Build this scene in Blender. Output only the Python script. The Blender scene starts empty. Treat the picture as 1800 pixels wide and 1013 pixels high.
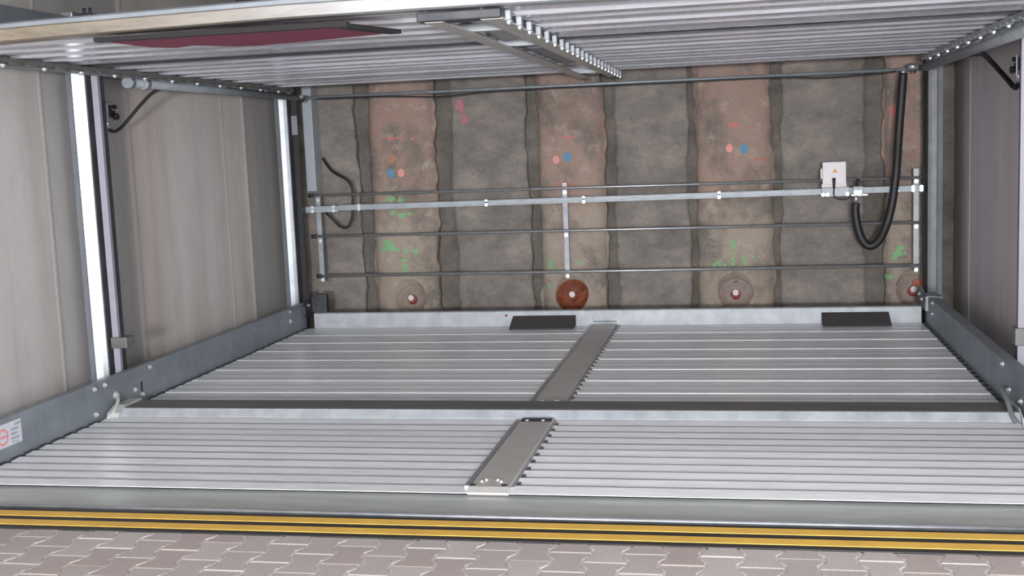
import bpy, bmesh, math, random
from mathutils import Vector, Matrix
random.seed(7)
SC = bpy.context.scene
COL = SC.collection
PI = math.pi

# ------------------------------------------------------------------ materials
def srgb(r, g, b):
    f = lambda c: (c/255/12.92) if c/255 <= .04045 else ((c/255+.055)/1.055)**2.4
    return (f(r), f(g), f(b), 1)

def srgb_d(r, g, b): return srgb(r*.91, g*.91, b*.91)      # wall colours scaled a shade darker

class NT:
    def __init__(s, name):
        s.m = bpy.data.materials.new(name); s.m.use_nodes = True
        s.t = s.m.node_tree; s.b = s.t.nodes['Principled BSDF']
        s.co = s.t.nodes.new('ShaderNodeTexCoord')
    def n(s, kind, **kw):
        x = s.t.nodes.new('ShaderNode'+kind)
        for k, v in kw.items(): setattr(x, k, v)
        return x
    def l(s, a, b): s.t.links.new(a, b)
    def noise(s, scale, stretch=(1, 1, 1), detail=5, rough=.6):
        mp = s.n('Mapping'); mp.inputs['Scale'].default_value = stretch
        s.l(s.co.outputs['Object'], mp.inputs['Vector'])
        nz = s.n('TexNoise'); nz.inputs['Scale'].default_value = scale
        nz.inputs['Detail'].default_value = detail; nz.inputs['Roughness'].default_value = rough
        s.l(mp.outputs[0], nz.inputs['Vector'])
        return nz.outputs['Fac']
    def ramp(s, fac, stops, interp='LINEAR'):
        r = s.n('ValToRGB'); r.color_ramp.interpolation = interp
        e = r.color_ramp.elements
        while len(e) < len(stops): e.new(.5)
        for i, (p, c) in enumerate(stops):
            e[i].position = p; e[i].color = c if len(c) == 4 else (*c, 1)
        s.l(fac, r.inputs['Fac']); return r.outputs['Color']
    def mix(s, fac, a, b, mode='MIX'):
        x = s.n('MixRGB', blend_type=mode)
        for v, i in ((fac, 'Fac'), (a, 'Color1'), (b, 'Color2')):
            if isinstance(v, (int, float)): x.inputs[i].default_value = v
            elif isinstance(v, tuple): x.inputs[i].default_value = v
            else: s.l(v, x.inputs[i])
        return x.outputs['Color']
    def axis(s, ax, a, b):
        sp = s.n('SeparateXYZ'); s.l(s.co.outputs['Object'], sp.inputs[0])
        mr = s.n('MapRange'); mr.inputs['From Min'].default_value = a; mr.inputs['From Max'].default_value = b
        s.l(sp.outputs[ax], mr.inputs['Value']); return mr.outputs[0]
    def math(s, op, a, b):
        x = s.n('Math', operation=op)
        for v, i in ((a, 0), (b, 1)):
            if isinstance(v, (int, float)): x.inputs[i].default_value = v
            else: s.l(v, x.inputs[i])
        return x.outputs[0]
    def bump(s, h, strength=.3, dist=.01):
        x = s.n('Bump'); x.inputs['Strength'].default_value = strength; x.inputs['Distance'].default_value = dist
        s.l(h, x.inputs['Height']); s.l(x.outputs[0], s.b.inputs['Normal'])
    def col(s, c):
        if isinstance(c, tuple): s.b.inputs['Base Color'].default_value = c
        else: s.l(c, s.b.inputs['Base Color'])
    def done(s, rough=.6, metal=0., spec=.5):
        if isinstance(rough, (int, float)): s.b.inputs['Roughness'].default_value = rough
        else: s.l(rough, s.b.inputs['Roughness'])
        s.b.inputs['Metallic'].default_value = metal
        s.b.inputs['Specular IOR Level'].default_value = spec
        return s.m

def metal(name, lo, hi, r0=.32, r1=.5, met=.85, scale=14, stretch=(1, 1, 1)):
    t = NT(name); f = t.noise(scale, stretch, 6, .65)
    t.col(t.ramp(f, [(.3, lo), (.7, hi)]))
    rr = t.n('MapRange'); rr.inputs['To Min'].default_value = r0; rr.inputs['To Max'].default_value = r1
    t.l(t.noise(scale*.6, stretch), rr.inputs['Value'])
    t.bump(f, .04, .004)
    return t.done(rr.outputs[0], met)

def plain(name, c, rough=.6, met=0., var=.15, scale=20):
    t = NT(name); f = t.noise(scale)
    k = lambda q: (c[0]*q, c[1]*q, c[2]*q, 1)
    t.col(t.ramp(f, [(.3, k(1-var)), (.7, k(1+var))])); return t.done(rough, met)

M = {}
M['deck'] = metal('galvanized_deck', srgb(214, 217, 222), srgb(240, 243, 247), .26, .40, .2, 9, (.6, 6, 6))
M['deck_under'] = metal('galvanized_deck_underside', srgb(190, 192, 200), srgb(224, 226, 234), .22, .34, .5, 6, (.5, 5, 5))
M['beam'] = metal('galvanized_beam', srgb(118, 125, 132), srgb(138, 145, 152), .42, .6, .4, 5)
M['beam_light'] = metal('galvanized_rail', srgb(138, 143, 149), srgb(168, 173, 179), .5, .65, .3, 8)
M['plate'] = metal('smooth_plate', srgb(172, 170, 167), srgb(188, 186, 183), .34, .5, .3, 7)
M['valley_shade'] = plain('painted_valley_shade', srgb(132, 132, 136), .8, .1, .1)  # shade of the rib valleys, put into the colour
M['ridge'] = metal('dark_ridge_plate', srgb(94, 95, 93), srgb(114, 114, 112), .4, .55, .4, 5, (.4, 2, 2))
M['sill'] = metal('sill_plate', srgb(172, 178, 175), srgb(198, 203, 200), .32, .5, .4, 4, (.5, 3, 3))
M['bright'] = metal('bright_zinc', srgb(160, 165, 172), srgb(188, 192, 198), .26, .40, .75, 10)
M['post'] = metal('post_zinc', srgb(172, 178, 185), srgb(198, 204, 211), .28, .42, .55, 8)
M['bolt'] = metal('zinc_bolt', srgb(200, 205, 210), srgb(225, 228, 232), .25, .4, .8, 30)
M['darkmetal'] = metal('dark_steel', srgb(52, 54, 58), srgb(70, 72, 76), .4, .6, .5, 8)
M['shaft'] = metal('zinc_tube', srgb(128, 136, 142), srgb(150, 158, 164), .5, .62, .3, 12)
M['rod'] = metal('steel_rod', srgb(140, 144, 147), srgb(165, 169, 172), .28, .45, .6, 12)
M['chan'] = plain('grey_strip_paint', srgb(128, 128, 140), .5, .1, .06)
M['duct'] = plain('grey_duct_plastic', srgb(150, 156, 164), .5, 0, .05)
M['black'] = plain('black_rubber', srgb(34, 33, 36), .6, 0, .15)
M['edging'] = plain('black_edging', srgb(20, 19, 21), .8, 0, .1)
M['pad'] = plain('dark_pad', srgb(62, 60, 61), .75, 0, .3, 35)
M['hose'] = plain('black_hose', srgb(24, 24, 27), .55, 0, .12, 40)
M['yellow'] = plain('yellow_stripe', srgb(204, 164, 74), .6, 0, .10, 6)
M['maroon'] = plain('maroon_sheet', srgb(124, 38, 70), .55, 0, .08, 5)
M['white'] = plain('white_plastic', srgb(198, 196, 200), .5, 0, .05)
M['sticker'] = plain('sticker_white', srgb(178, 181, 190), .5, 0, .06)
M['stickerred'] = plain('sticker_red', srgb(206, 120, 116), .5, 0, .05)
M['stickergrey'] = plain('sticker_grey', srgb(140, 142, 150), .5, 0, .05)
M['orange'] = plain('warning_orange', srgb(196, 128, 40), .5, 0, .05)
M['blue_dot'] = plain('blue_paint', srgb(84, 132, 160), .8, 0, .08)
M['pink_dot'] = plain('pink_paint', srgb(206, 142, 134), .8, 0, .08)
M['red_mark'] = plain('red_spray', srgb(176, 112, 110), .85, 0, .12, 60)
M['rose_mark'] = plain('rose_spray', srgb(160, 106, 116), .85, 0, .12, 60)
M['brick_mark'] = plain('brick_spray', srgb(160, 116, 98), .85, 0, .12, 60)
M['green_mark'] = plain('green_spray', srgb(116, 162, 116), .85, 0, .16, 60)

def rusty(name, a, b, c):
    t = NT(name); f = t.noise(16, (1, 1, 1), 8, .7)
    t.col(t.ramp(f, [(.3, a), (.5, b), (.72, c)])); t.bump(f, .3, .004)
    return t.done(.75, .1)
M['rust'] = rusty('rusty_steel', srgb(70, 38, 26), srgb(112, 56, 34), srgb(146, 84, 44))
M['rustspot'] = rusty('rust_red_spot', srgb(110, 40, 34), srgb(136, 54, 46), srgb(150, 80, 70))
M['stone_dish'] = rusty('grey_beige_dish', srgb(112, 100, 92), srgb(130, 118, 110), srgb(144, 130, 120))
M['pink_dish'] = rusty('pinkish_dish', srgb(114, 102, 97), srgb(132, 118, 112), srgb(146, 131, 124))
M['red_dish'] = rusty('red_orange_cap', srgb(150, 84, 72), srgb(166, 100, 78), srgb(172, 120, 84))

def concrete_side(name, y0, y1, stops, streak=.5):
    t = NT(name)
    base = t.ramp(t.axis('Y', y0, y1), stops)
    st = t.noise(4, (1, 1, .07), 6, .65)              # long vertical streaks down the shuttered face
    c = t.mix(streak, base, t.ramp(st, [(.3, (.37, .365, .355)), (.5, (.5, .5, .5)), (.7, (.62, .615, .61))]), 'OVERLAY')
    fine = t.noise(6, (1, 1, .6), 9, .75)
    c = t.mix(.25, c, t.ramp(fine, [(.3, (.38, .37, .36)), (.7, (.62, .62, .62))]), 'OVERLAY')
    t.col(c); t.bump(fine, .12, .006); return t.done(.85, 0, .3)
def stops(y0, y1, lst): return [((y-y0)/(y1-y0), srgb_d(*c)) for y, c in lst]
A = (184, 181, 180); B = (164, 162, 162); Cc = (190, 184, 179); D = (180, 171, 164); E_ = (206, 202, 199)
M['wall_l'] = concrete_side('left_wall_concrete', 5.2, 10.4, stops(5.2, 10.4, [
    (5.2, A), (6.25, (186, 183, 181)), (6.45, (182, 177, 173)), (6.52, B), (6.95, (160, 158, 158)), (7.42, (164, 162, 161)), (7.5, Cc),
    (7.68, (192, 184, 178)), (7.78, D), (7.95, (200, 196, 193)), (8.9, (204, 200, 197)), (9.02, E_), (9.3, (202, 196, 191)), (9.42, (210, 206, 203)),  # stretch deeper in the bay coloured lighter to make up for weaker light
    (9.5, (168, 165, 164)), (10.4, (162, 159, 158))]))
M['wall_r'] = concrete_side('right_wall_concrete', 5.2, 10.4, stops(5.2, 10.4, [
    (5.2, (222, 216, 218)), (7.6, (222, 210, 208)), (7.9, (204, 193, 183)), (8.05, (232, 222, 222)), (9.0, (219, 212, 219)), (9.68, (222, 218, 222)),
    (9.71, (240, 240, 240)), (9.75, (212, 209, 212)), (9.95, (198, 194, 195)), (10.1, (166, 159, 158)), (10.4, (153, 149, 144))]))

def pile_mat():
    t = NT('pile_concrete')
    z = t.axis('Z', 0, 2.4)
    base = t.ramp(z, [(0, srgb_d(156, 145, 134)), (.36, srgb_d(166, 155, 143)), (.5, srgb_d(160, 142, 132)), (.75, srgb_d(158, 138, 129)), (1, srgb_d(154, 138, 131))])
    sc = t.noise(3.2, (1, 1, 7), 6, .7)               # horizontal milling marks
    k = t.mix(t.ramp(sc, [(.46, (0, 0, 0)), (.66, (1, 1, 1))]), base, srgb_d(166, 132, 119))
    k = t.mix(t.math('MULTIPLY', t.axis('Z', .75, 1.1), .75), base, k)
    bl = t.noise(2.6, (1, 1, .8), 7, .65)
    k = t.mix(t.ramp(bl, [(.46, (0, 0, 0)), (.62, (.9, .9, .9))]), k, srgb_d(118, 112, 106))
    wh = t.noise(7, (1, 1, 1), 6, .7)
    k = t.mix(t.ramp(wh, [(.54, (0, 0, 0)), (.7, (.8, .8, .8))]), k, srgb_d(182, 170, 158))
    f = t.noise(38, (1, 1, 1), 6, .7)
    k = t.mix(.35, k, t.ramp(f, [(.3, (.36, .36, .36)), (.7, (.64, .64, .64))]), 'OVERLAY')
    t.col(k); t.bump(f, .35, .012); return t.done(.9, 0, .2)
M['pile'] = pile_mat()
def infill_mat(name, a, b, c):
    t = NT(name)
    f = t.noise(2.6, (1, 1, 1.5), 9, .72)
    k = t.ramp(f, [(.3, a), (.5, b), (.7, c)])
    g = t.noise(34, (1, 1, 1.5), 6, .7)
    k = t.mix(.4, k, t.ramp(g, [(.3, (.34, .34, .34)), (.7, (.66, .66, .66))]), 'OVERLAY')
    t.col(k); t.bump(g, .4, .012); return t.done(.92, 0, .2)
M['infill'] = infill_mat('sprayed_concrete', srgb_d(106, 102, 98), srgb_d(131, 126, 121), srgb_d(156, 149, 142))
M['joint'] = infill_mat('dark_joint_mortar', srgb_d(88, 85, 81), srgb_d(108, 104, 99), srgb_d(130, 124, 118))
M['pitfloor'] = plain('pit_concrete', srgb(110, 106, 102), .9)
M['ceil'] = plain('ceiling_concrete', srgb(150, 148, 145), .9, 0, .06, 4)

def paver_mat(name, c):
    t = NT(name); f = t.noise(70, (1, 1, 1), 6, .7); g = t.noise(3)
    k = t.mix(.35, c, t.ramp(f, [(.3, (.36, .36, .36)), (.7, (.64, .64, .64))]), 'OVERLAY')
    k = t.mix(.3, k, t.ramp(g, [(.3, (.42, .42, .42)), (.7, (.58, .58, .58))]), 'OVERLAY')
    t.col(k); t.bump(f, .2, .003); return t.done(.85, 0, .3)
M['paver0'] = paver_mat('paver_grey', srgb(158, 152, 150))
M['paver1'] = paver_mat('paver_rose', srgb(154, 145, 142))
M['paver2'] = paver_mat('paver_light', srgb(166, 160, 158))
M['sand'] = paver_mat('joint_sand', srgb(190, 184, 182))

def dirty_lip():
    t = NT('front_lip_metal')
    f = t.noise(7, (.5, 2, 4), 6, .7)
    base = t.ramp(f, [(.3, srgb(136, 140, 146)), (.7, srgb(176, 180, 186))])
    dirt = t.ramp(t.noise(9, (.6, 2, 3), 7, .7), [(.3, srgb(104, 96, 84)), (.7, srgb(142, 132, 116))])
    k = t.mix(t.ramp(t.axis('X', -1.9, .1), [(0, (1, 1, 1)), (.5, (.7, .7, .7)), (1, (.05, .05, .05))]), base, dirt)   # road dirt at the left end
    t.col(k); t.bump(f, .05, .004); return t.done(.45, .45)
M['lip'] = dirty_lip()

# ------------------------------------------------------------------ mesh helper
class MB:
    def __init__(s): s.bm = bmesh.new(); s.mats = []; s.mi = 0
    def mat(s, m):
        if m not in s.mats: s.mats.append(m)
        s.mi = s.mats.index(m); return s
    def face(s, pts):
        try:
            f = s.bm.faces.new([s.bm.verts.new(p) for p in pts]); f.material_index = s.mi; return f
        except ValueError: return None
    def _faces(s, vs, quads):
        for q in quads:
            try:
                f = s.bm.faces.new([vs[i] for i in q]); f.material_index = s.mi
            except ValueError: pass
    def box(s, x0, x1, y0, y1, z0, z1, bev=0.):
        t = bmesh.new()
        v = [t.verts.new((x, y, z)) for x in (x0, x1) for y in (y0, y1) for z in (z0, z1)]
        for q in ((0, 1, 3, 2), (4, 6, 7, 5), (0, 4, 5, 1), (2, 3, 7, 6), (0, 2, 6, 4), (1, 5, 7, 3)): t.faces.new([v[i] for i in q])
        if bev: bmesh.ops.bevel(t, geom=t.edges[:], offset=bev, segments=2, affect='EDGES', profile=.6)
        s.take(t); return s
    def take(s, t, mx=None):
        if mx is not None: bmesh.ops.transform(t, matrix=mx, verts=t.verts)
        mp = {v: s.bm.verts.new(v.co) for v in t.verts}
        for f in t.faces:
            g = s.bm.faces.new([mp[v] for v in f.verts]); g.material_index = s.mi; g.smooth = f.smooth
        t.free()
    def prism(s, poly, ax, a, b):
        # poly of 2-D points in the plane across ax (x: (y,z), y: (x,z), z: (x,y)), extruded from a to b along ax
        def P(p, t): return {'x': (t, p[0], p[1]), 'y': (p[0], t, p[1]), 'z': (p[0], p[1], t)}[ax]
        n = len(poly)
        v = [s.bm.verts.new(P(p, a)) for p in poly]+[s.bm.verts.new(P(p, b)) for p in poly]
        s._faces(v, [(i, (i+1) % n, n+(i+1) % n, n+i) for i in range(n)]+[tuple(range(n-1, -1, -1)), tuple(range(n, 2*n))])
        return s
    def sheet(s, prof, ax, a, b, th=.003, groove=None):
        # a thin sheet with open profile; thickness th downwards (second coordinate)
        def P(p, t): return {'x': (t, p[0], p[1]), 'y': (p[0], t, p[1])}[ax]
        n = len(prof); rows = []
        for t in (a, b):
            rows.append([s.bm.verts.new(P(p, t)) for p in prof]); rows.append([s.bm.verts.new(P((p[0], p[1]-th), t)) for p in prof])
        A0, A1, B0, B1 = rows
        def q(*vs):
            f = s.bm.faces.new(vs); f.material_index = s.mi
        for i in range(n-1):
            if groove:
                s.mat(groove[1 if (prof[i][1]+prof[i+1][1])/2 < -.006 else 0])      # valley faces get the darker colour that paints in groove shade
            q(A0[i], A0[i+1], B0[i+1], B0[i]); q(A1[i+1], A1[i], B1[i], B1[i+1]); q(A0[i+1], A0[i], A1[i], A1[i+1]); q(B0[i], B0[i+1], B1[i+1], B1[i])
        q(A0[0], B0[0], B1[0], A1[0]); q(B0[-1], A0[-1], A1[-1], B1[-1])
        return s
    def tube(s, pts, r, n=12, closed_caps=True, smooth=True):
        pts = [Vector(p) for p in pts]; rings = []
        rr = r if isinstance(r, (list, tuple)) else [r]*len(pts)
        up = None
        for i, p in enumerate(pts):
            d = (pts[min(i+1, len(pts)-1)]-pts[max(i-1, 0)])
            if d.length < 1e-9: d = pts[-1]-pts[0]
            d.normalize()
            if up is None: up = Vector((0, 0, 1)) if abs(d.z) < .9 else Vector((0, 1, 0))
            e1 = d.cross(up).normalized(); e2 = e1.cross(d).normalized(); up = e2
            rings.append([s.bm.verts.new(p+(e1*math.cos(k*2*PI/n)+e2*math.sin(k*2*PI/n))*rr[i]) for k in range(n)])
        for a, b in zip(rings, rings[1:]):
            for k in range(n):
                f = s.bm.faces.new([a[k], a[(k+1) % n], b[(k+1) % n], b[k]]); f.material_index = s.mi; f.smooth = smooth
        if closed_caps:
            for rg in (rings[0][::-1], rings[-1]):
                f = s.bm.faces.new(rg); f.material_index = s.mi
        return s
    def bolt(s, p, d, r=.012, h=.012):
        d = Vector(d).normalized(); p = Vector(p)
        s.tube([p, p+d*.003], r*1.5, 14, smooth=False); s.tube([p+d*.003, p+d*(.003+h)], r, 6, smooth=False)
        s.tube([p+d*(.003+h), p+d*(.003+h*1.5)], r*.5, 8); return s

def finish(name, mb, m, parent=None, origin=None, kind=None):
    if m is not None and not mb.mats: mb.mats = [m]
    o_ = Vector(origin) if origin is not None else Vector((0, 0, 0))
    if parent is not None:
        p = parent; o_ = Vector((0, 0, 0))
        while p is not None: o_ += p.location; p = p.parent
    bmesh.ops.recalc_face_normals(mb.bm, faces=mb.bm.faces[:])
    bmesh.ops.translate(mb.bm, vec=-o_, verts=mb.bm.verts)
    me = bpy.data.meshes.new(name); mb.bm.to_mesh(me); mb.bm.free()
    for x in mb.mats: me.materials.append(x)
    o = bpy.data.objects.new(name, me); COL.objects.link(o)
    if parent is not None: o.parent = parent
    elif origin is not None: o.location = origin
    if kind: o['kind'] = kind
    return o
def tag(o, label, cat, group=None):
    o['label'] = label; o['category'] = cat
    if group: o['group'] = group
    return o
def thing(name, loc, label, cat, group=None):
    o = bpy.data.objects.new(name, None); o.empty_display_size = .1; COL.objects.link(o); o.location = loc
    return tag(o, label, cat, group)
def smooth_path(pts, k=6):
    pts = [Vector(p) for p in pts]; out = []
    for i in range(len(pts)-1):
        p0, p1, p2, p3 = pts[max(i-1, 0)], pts[i], pts[i+1], pts[min(i+2, len(pts)-1)]
        for j in range(k):
            t = j/k
            out.append(.5*((2*p1)+(p2-p0)*t+(2*p0-5*p1+4*p2-p3)*t*t+(3*p1-p0-3*p2+p3)*t**3))
    return out+[pts[-1]]

# ------------------------------------------------------------------ setting
PIT = -.42
XW0, XW1, YW = -4.2, 1.78, 10.36

# paved floor in front of the bay: interlocking double-T pavers in one mesh
mb = MB(); mb.mat(M['sand']).box(-9, 7, -12, 4.304, -.12, -.004)
def edge_x(y):                                  # zigzag of a paver's long side, y from its centre
    a = abs(y); g = .0125 if a > .068 else (-.0125 if a < .032 else -.0125+.025*(a-.032)/.036)
    return .0711+g
J = .0052
for c in range(-24, 20):
    for rrow in range(-2, 14):
        cx = -.09+c*.1422; cy = 4.305-rrow*.2+(.1 if c % 2 else 0)
        if cy > 4.45 or cy < 2.2 or cx < -3.6 or cx > 2.2: continue
        ys = [.1-J, .068, .032, -.032, -.068, -.1+J]
        poly = [(cx+edge_x(y)-J, cy+y) for y in ys]+[(cx-edge_x(y)+J, cy+y) for y in reversed(ys)]
        poly = [(x, min(y, 4.302)) for x, y in poly]
        pp = []
        for q in poly:
            if not pp or (Vector(q)-Vector(pp[-1])).length > 1e-4: pp.append(q)
        if max(y for _, y in pp)-min(y for _, y in pp) < .02: continue
        mb.mat(M[random.choice(['paver0', 'paver0', 'paver1', 'paver2'])])
        n = len(pp); ctr = Vector((cx, sum(y for _, y in pp)/n)); h = random.uniform(-.0012, .0012)
        lo = [mb.bm.verts.new((x, y, -.006)) for x, y in pp]
        hi = [mb.bm.verts.new((x, y, -.0015+h)) for x, y in pp]
        tp = [mb.bm.verts.new((x+(ctr.x-x)*.035, y+(ctr.y-y)*.03, .0005+h)) for x, y in pp]
        for i in range(n):
            k = (i+1) % n
            for f in ((lo[i], lo[k], hi[k], hi[i]), (hi[i], hi[k], tp[k], tp[i])):
                try:
                    g = mb.bm.faces.new(f); g.material_index = mb.mi
                except ValueError: pass
        g = mb.bm.faces.new(tp); g.material_index = mb.mi
finish('floor', mb, None, kind='structure')
mb = MB(); mb.box(-4.4, 2.0, 4.28, 10.8, PIT-.1, PIT); finish('floor_pit', mb, M['pitfloor'], kind='structure')
mb = MB(); mb.box(-4.4, 2.0, 4.18, 4.30, PIT, -.125); finish('wall_front', mb, M['pitfloor'], kind='structure')
mb = MB(); mb.box(-9, 7, -2.5, 10.9, 3.35, 3.5); finish('ceiling', mb, M['ceil'], kind='structure')  # stretch in front of the bay added to block overhead sky light
mb = MB(); mb.box(-9, 7, 4.1, 4.32, 2.46, 3.4); finish('shade_header', mb, M['ceil'], kind='structure')  # unseen lintel added to keep high light off the upper walls
mb = MB(); mb.box(-5.3, -5.0, -2.5, 4.1, -.02, 3.34); finish('shade_wall', mb, M['ceil'], kind='structure')  # unseen side wall added to darken the left paving and deck

# side walls with shutter-joint ridges
def side_wall(name, x, sgn, m, ridges):
    mb = MB(); n = 40
    mb.mat(m).box(min(x, x-sgn*.3), max(x, x-sgn*.3), 4.25, 10.9, PIT, 3.36)
    for y, w, h in ridges:
        mb.prism([(y-w, 0), (y-w*.4, h), (y+w*.4, h), (y+w, 0)], 'z', PIT, 3.35) if False else None
        v = [(x-sgn*.001, y-w), (x+sgn*h, y-w*.3), (x+sgn*h, y+w*.3), (x-sgn*.001, y+w)]
        mb.prism(v, 'z', PIT, 3.34)
    return finish(name, mb, None, kind='structure')
side_wall('wall_left', XW0, 1, M['wall_l'], [(7.52, .045, .004), (9.03, .03, .002), (9.46, .04, .004), (6.5, .03, .003)])
side_wall('wall_right', XW1, -1, M['wall_r'], [(9.73, .012, .003), (8.04, .02, .003)])

# back wall: bored piles with sprayed infill between them and open joints
def wob(z, s): return .010*math.sin(2.3*z+s)+.009*math.sin(5.9*z+2.1*s)+.006*math.sin(13.7*z+3.7*s)+.005*math.sin(29*z+5.1*s)+.004*math.sin(47*z+1.3*s)
def rough(x, z): return .006*math.sin(7*x+3*z)+.005*math.sin(11*z-5*x+1)+.003*math.sin(23*x+19*z)+.0025*math.sin(41*z-31*x)
wb = MB(); wb.mat(M['joint'])
nx, nz = 90, 60
def grid(mb, fx, fy, nu, nv, z0=PIT, z1=3.34):
    V = [[None]*(nv+1) for _ in range(nu+1)]
    for i in range(nu+1):
        for j in range(nv+1):
            z = z0+(z1-z0)*j/nv; x = fx(i/nu, z); V[i][j] = mb.bm.verts.new((x, fy(i/nu, x, z), z))
    for i in range(nu):
        for j in range(nv):
            f = mb.bm.faces.new([V[i][j], V[i+1][j], V[i+1][j+1], V[i][j+1]]); f.material_index = mb.mi; f.smooth = True
    return V
def closed_panel(mb, fx, fy, yb, nu, nv):
    V = grid(mb, fx, fy, nu, nv)
    bd = [V[i][0] for i in range(nu+1)]+[V[nu][j] for j in range(1, nv+1)]+[V[i][nv] for i in range(nu-1, -1, -1)]+[V[0][j] for j in range(nv-1, 0, -1)]
    bk = [mb.bm.verts.new((v.co.x, yb, v.co.z)) for v in bd]
    n = len(bd)
    for i in range(n):
        f = mb.bm.faces.new([bd[i], bk[i], bk[(i+1) % n], bd[(i+1) % n]]); f.material_index = mb.mi
    f = mb.bm.faces.new(bk); f.material_index = mb.mi
wb.box(XW0-.3, XW1+.3, 10.46, 10.8, PIT, 3.35)
grid(wb, lambda u, z: XW0-.05+u*(XW1-XW0+.1), lambda u, x, z: 10.43+2.2*rough(x*2, z*1.3), 150, 90)
INF = [(-4.25, -3.50, 1), (-2.585, -1.885, 2), (-1.09, -.445, 3), (.345, 1.045, 4)]
for a, b, sd in INF:
    wb.mat(M['infill'])
    closed_panel(wb, lambda u, z, a=a, b=b, sd=sd: (a+wob(z, sd))*(1-u)+(b+wob(z, sd+5))*u,
                 lambda u, x, z: 10.36+rough(x, z)+.02*(abs(2*u-1)**6), 10.47, 26, 70)
WALL = finish('wall_back', wb, None, kind='structure')

PILES = [(-3.37, -2.745, 1), (-1.79, -1.185, 2), (-.385, .275, 3), (1.20, 1.625, 4)]
def pile_y(i, x, z):
    a, b, sd = PILES[i]; t = (x-(a+b)/2)/((b-a)/2)
    return 10.265+.6*rough(x*1.3, z)+.045*t*t+.06*min(1, abs(t))**8
holes = [(-3.03, .195), (-1.513, .2), (-.059, .2), (1.44, .205)]
TILT = math.radians(24)
dirv = Vector((0, math.cos(TILT), -math.sin(TILT)))
PO = []
for i, (a, b, sd) in enumerate(PILES):
    mb = MB(); mb.mat(M['pile'])
    closed_panel(mb, lambda u, z: (a+wob(z, sd+9))*(1-u)+(b+wob(z, sd+3))*u, lambda u, x, z: pile_y(i, min(max(x, a), b), z), 10.46, 40, 110)
    o = finish('pile', mb, None, WALL)
    hx, hz = holes[i]; c = Vector((hx, pile_y(i, hx, hz), hz))
    cb = MB(); cb.tube([c-dirv*.2, c+dirv*.135], .153, 40)
    cut = finish('cutter', cb, M['pile'])
    md = o.modifiers.new('hole', 'BOOLEAN'); md.operation = 'DIFFERENCE'; md.object = cut; md.solver = 'EXACT'
    dg = bpy.context.evaluated_depsgraph_get(); dg.update()
    me = bpy.data.meshes.new_from_object(o.evaluated_get(dg)); o.modifiers.clear(); o.data = me
    bpy.data.objects.remove(cut)
    PO.append(o)

def surf(i, x, z, off=.0035):
    if i is None: return Vector((x, 10.36+rough(x, z)-off-.004, z))
    return Vector((x, pile_y(i, x, z)-off-.002, z))
def blob(i, x, z, rx, rz, m, name, n=18, jag=.0, label=None):
    mb = MB(); mb.mat(m); ring = []
    for k in range(n):
        q = 1+random.uniform(-jag, jag)
        ring.append(surf(i, x+rx*q*math.cos(2*PI*k/n), z+rz*q*math.sin(2*PI*k/n)))
    c = surf(i, x, z)
    vs = [mb.bm.verts.new(p) for p in ring]; bs = [mb.bm.verts.new(p+Vector((0, .012, 0))) for p in ring]; vc = mb.bm.verts.new(c)
    for k in range(n):
        f = mb.bm.faces.new([vs[k], vs[(k+1) % n], vc]); f.material_index = 0
        f = mb.bm.faces.new([vs[k], bs[k], bs[(k+1) % n], vs[(k+1) % n]]); f.material_index = 0
    o = finish(name, mb, None, PO[i] if i is not None else WALL)
    if label: o['label'] = label
    return o
for i, bx, bz, px, pz in ((0, -3.149, 1.336, -3.05, 1.337), (1, -1.507, 1.425, -1.611, 1.404), (2, .034, 1.436, -.092, 1.447)):
    blob(i, bx, bz, .036, .042, M['blue_dot'], 'survey_dot', label='blue painted dot')
    blob(i, px, pz, .030, .037, M['pink_dot'], 'survey_dot', label='pink painted dot')
for i, x, z, rx, rz, m in ((None, -2.49, 1.93, .035, .06, 'rose_mark'), (None, -2.455, 1.80, .035, .05, 'rose_mark'),
        (0, -3.14, 1.655, .032, .016, 'red_mark'), (0, -3.05, 1.655, .05, .01, 'red_mark'), (0, -2.93, 1.645, .026, .014, 'brick_mark'), (0, -3.13, 1.47, .04, .05, 'brick_mark'),
        (1, -1.49, 1.60, .07, .011, 'red_mark'), (1, -1.52, 1.18, .10, .03, 'brick_mark'), 
        (2, -.05, 1.645, .055, .018, 'red_mark'), (2, .17, 1.345, .065, .018, 'brick_mark'),
        (3, 1.26, 1.7, .025, .05, 'red_mark')):
    blob(i, x, z, rx, rz, M[m], 'spray_mark', 20, .3)
for i, pts in (
    (0, [(-3.22, .70, .04), (-3.19, .66, .045), (-3.25, .64, .03), (-3.12, .63, .018), (-3.04, .62, .018), (-2.95, .615, .022), (-3.055, .53, .022), (-3.06, .48, .024), (-3.07, .43, .02),
         (-3.16, 1.10, .03), (-3.07, 1.09, .022), (-3.15, .98, .024), (-3.06, .95, .024), (-2.99, .96, .018)]),
    (1, [(-1.70, .49, .02), (-1.695, .45, .022), (-1.66, .41, .016), (-1.45, .49, .014), (-1.42, .47, .012), (-1.72, .27, .018)]),
    (2, [(-.075, .62, .022), (-.075, .58, .018), (-.075, .53, .014), (-.075, .48, .016), (-.075, .44, .018), (-.2, .45, .02), (-.24, .43, .018), (-.15, .43, .014), (.02, .49, .013), (.03, .45, .013), (.05, .43, .012), (.10, .5, .012)]),
    (3, [(1.32, .55, .024), (1.29, .50, .028), (1.27, .46, .018), (1.36, .5, .016), (1.235, .3, .026)])):
    for x, z, r in pts: blob(i, x, z, r*random.uniform(1, 1.5), r*random.uniform(.8, 1.25), M['green_mark'], 'spray_mark', 14, .35)

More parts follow.
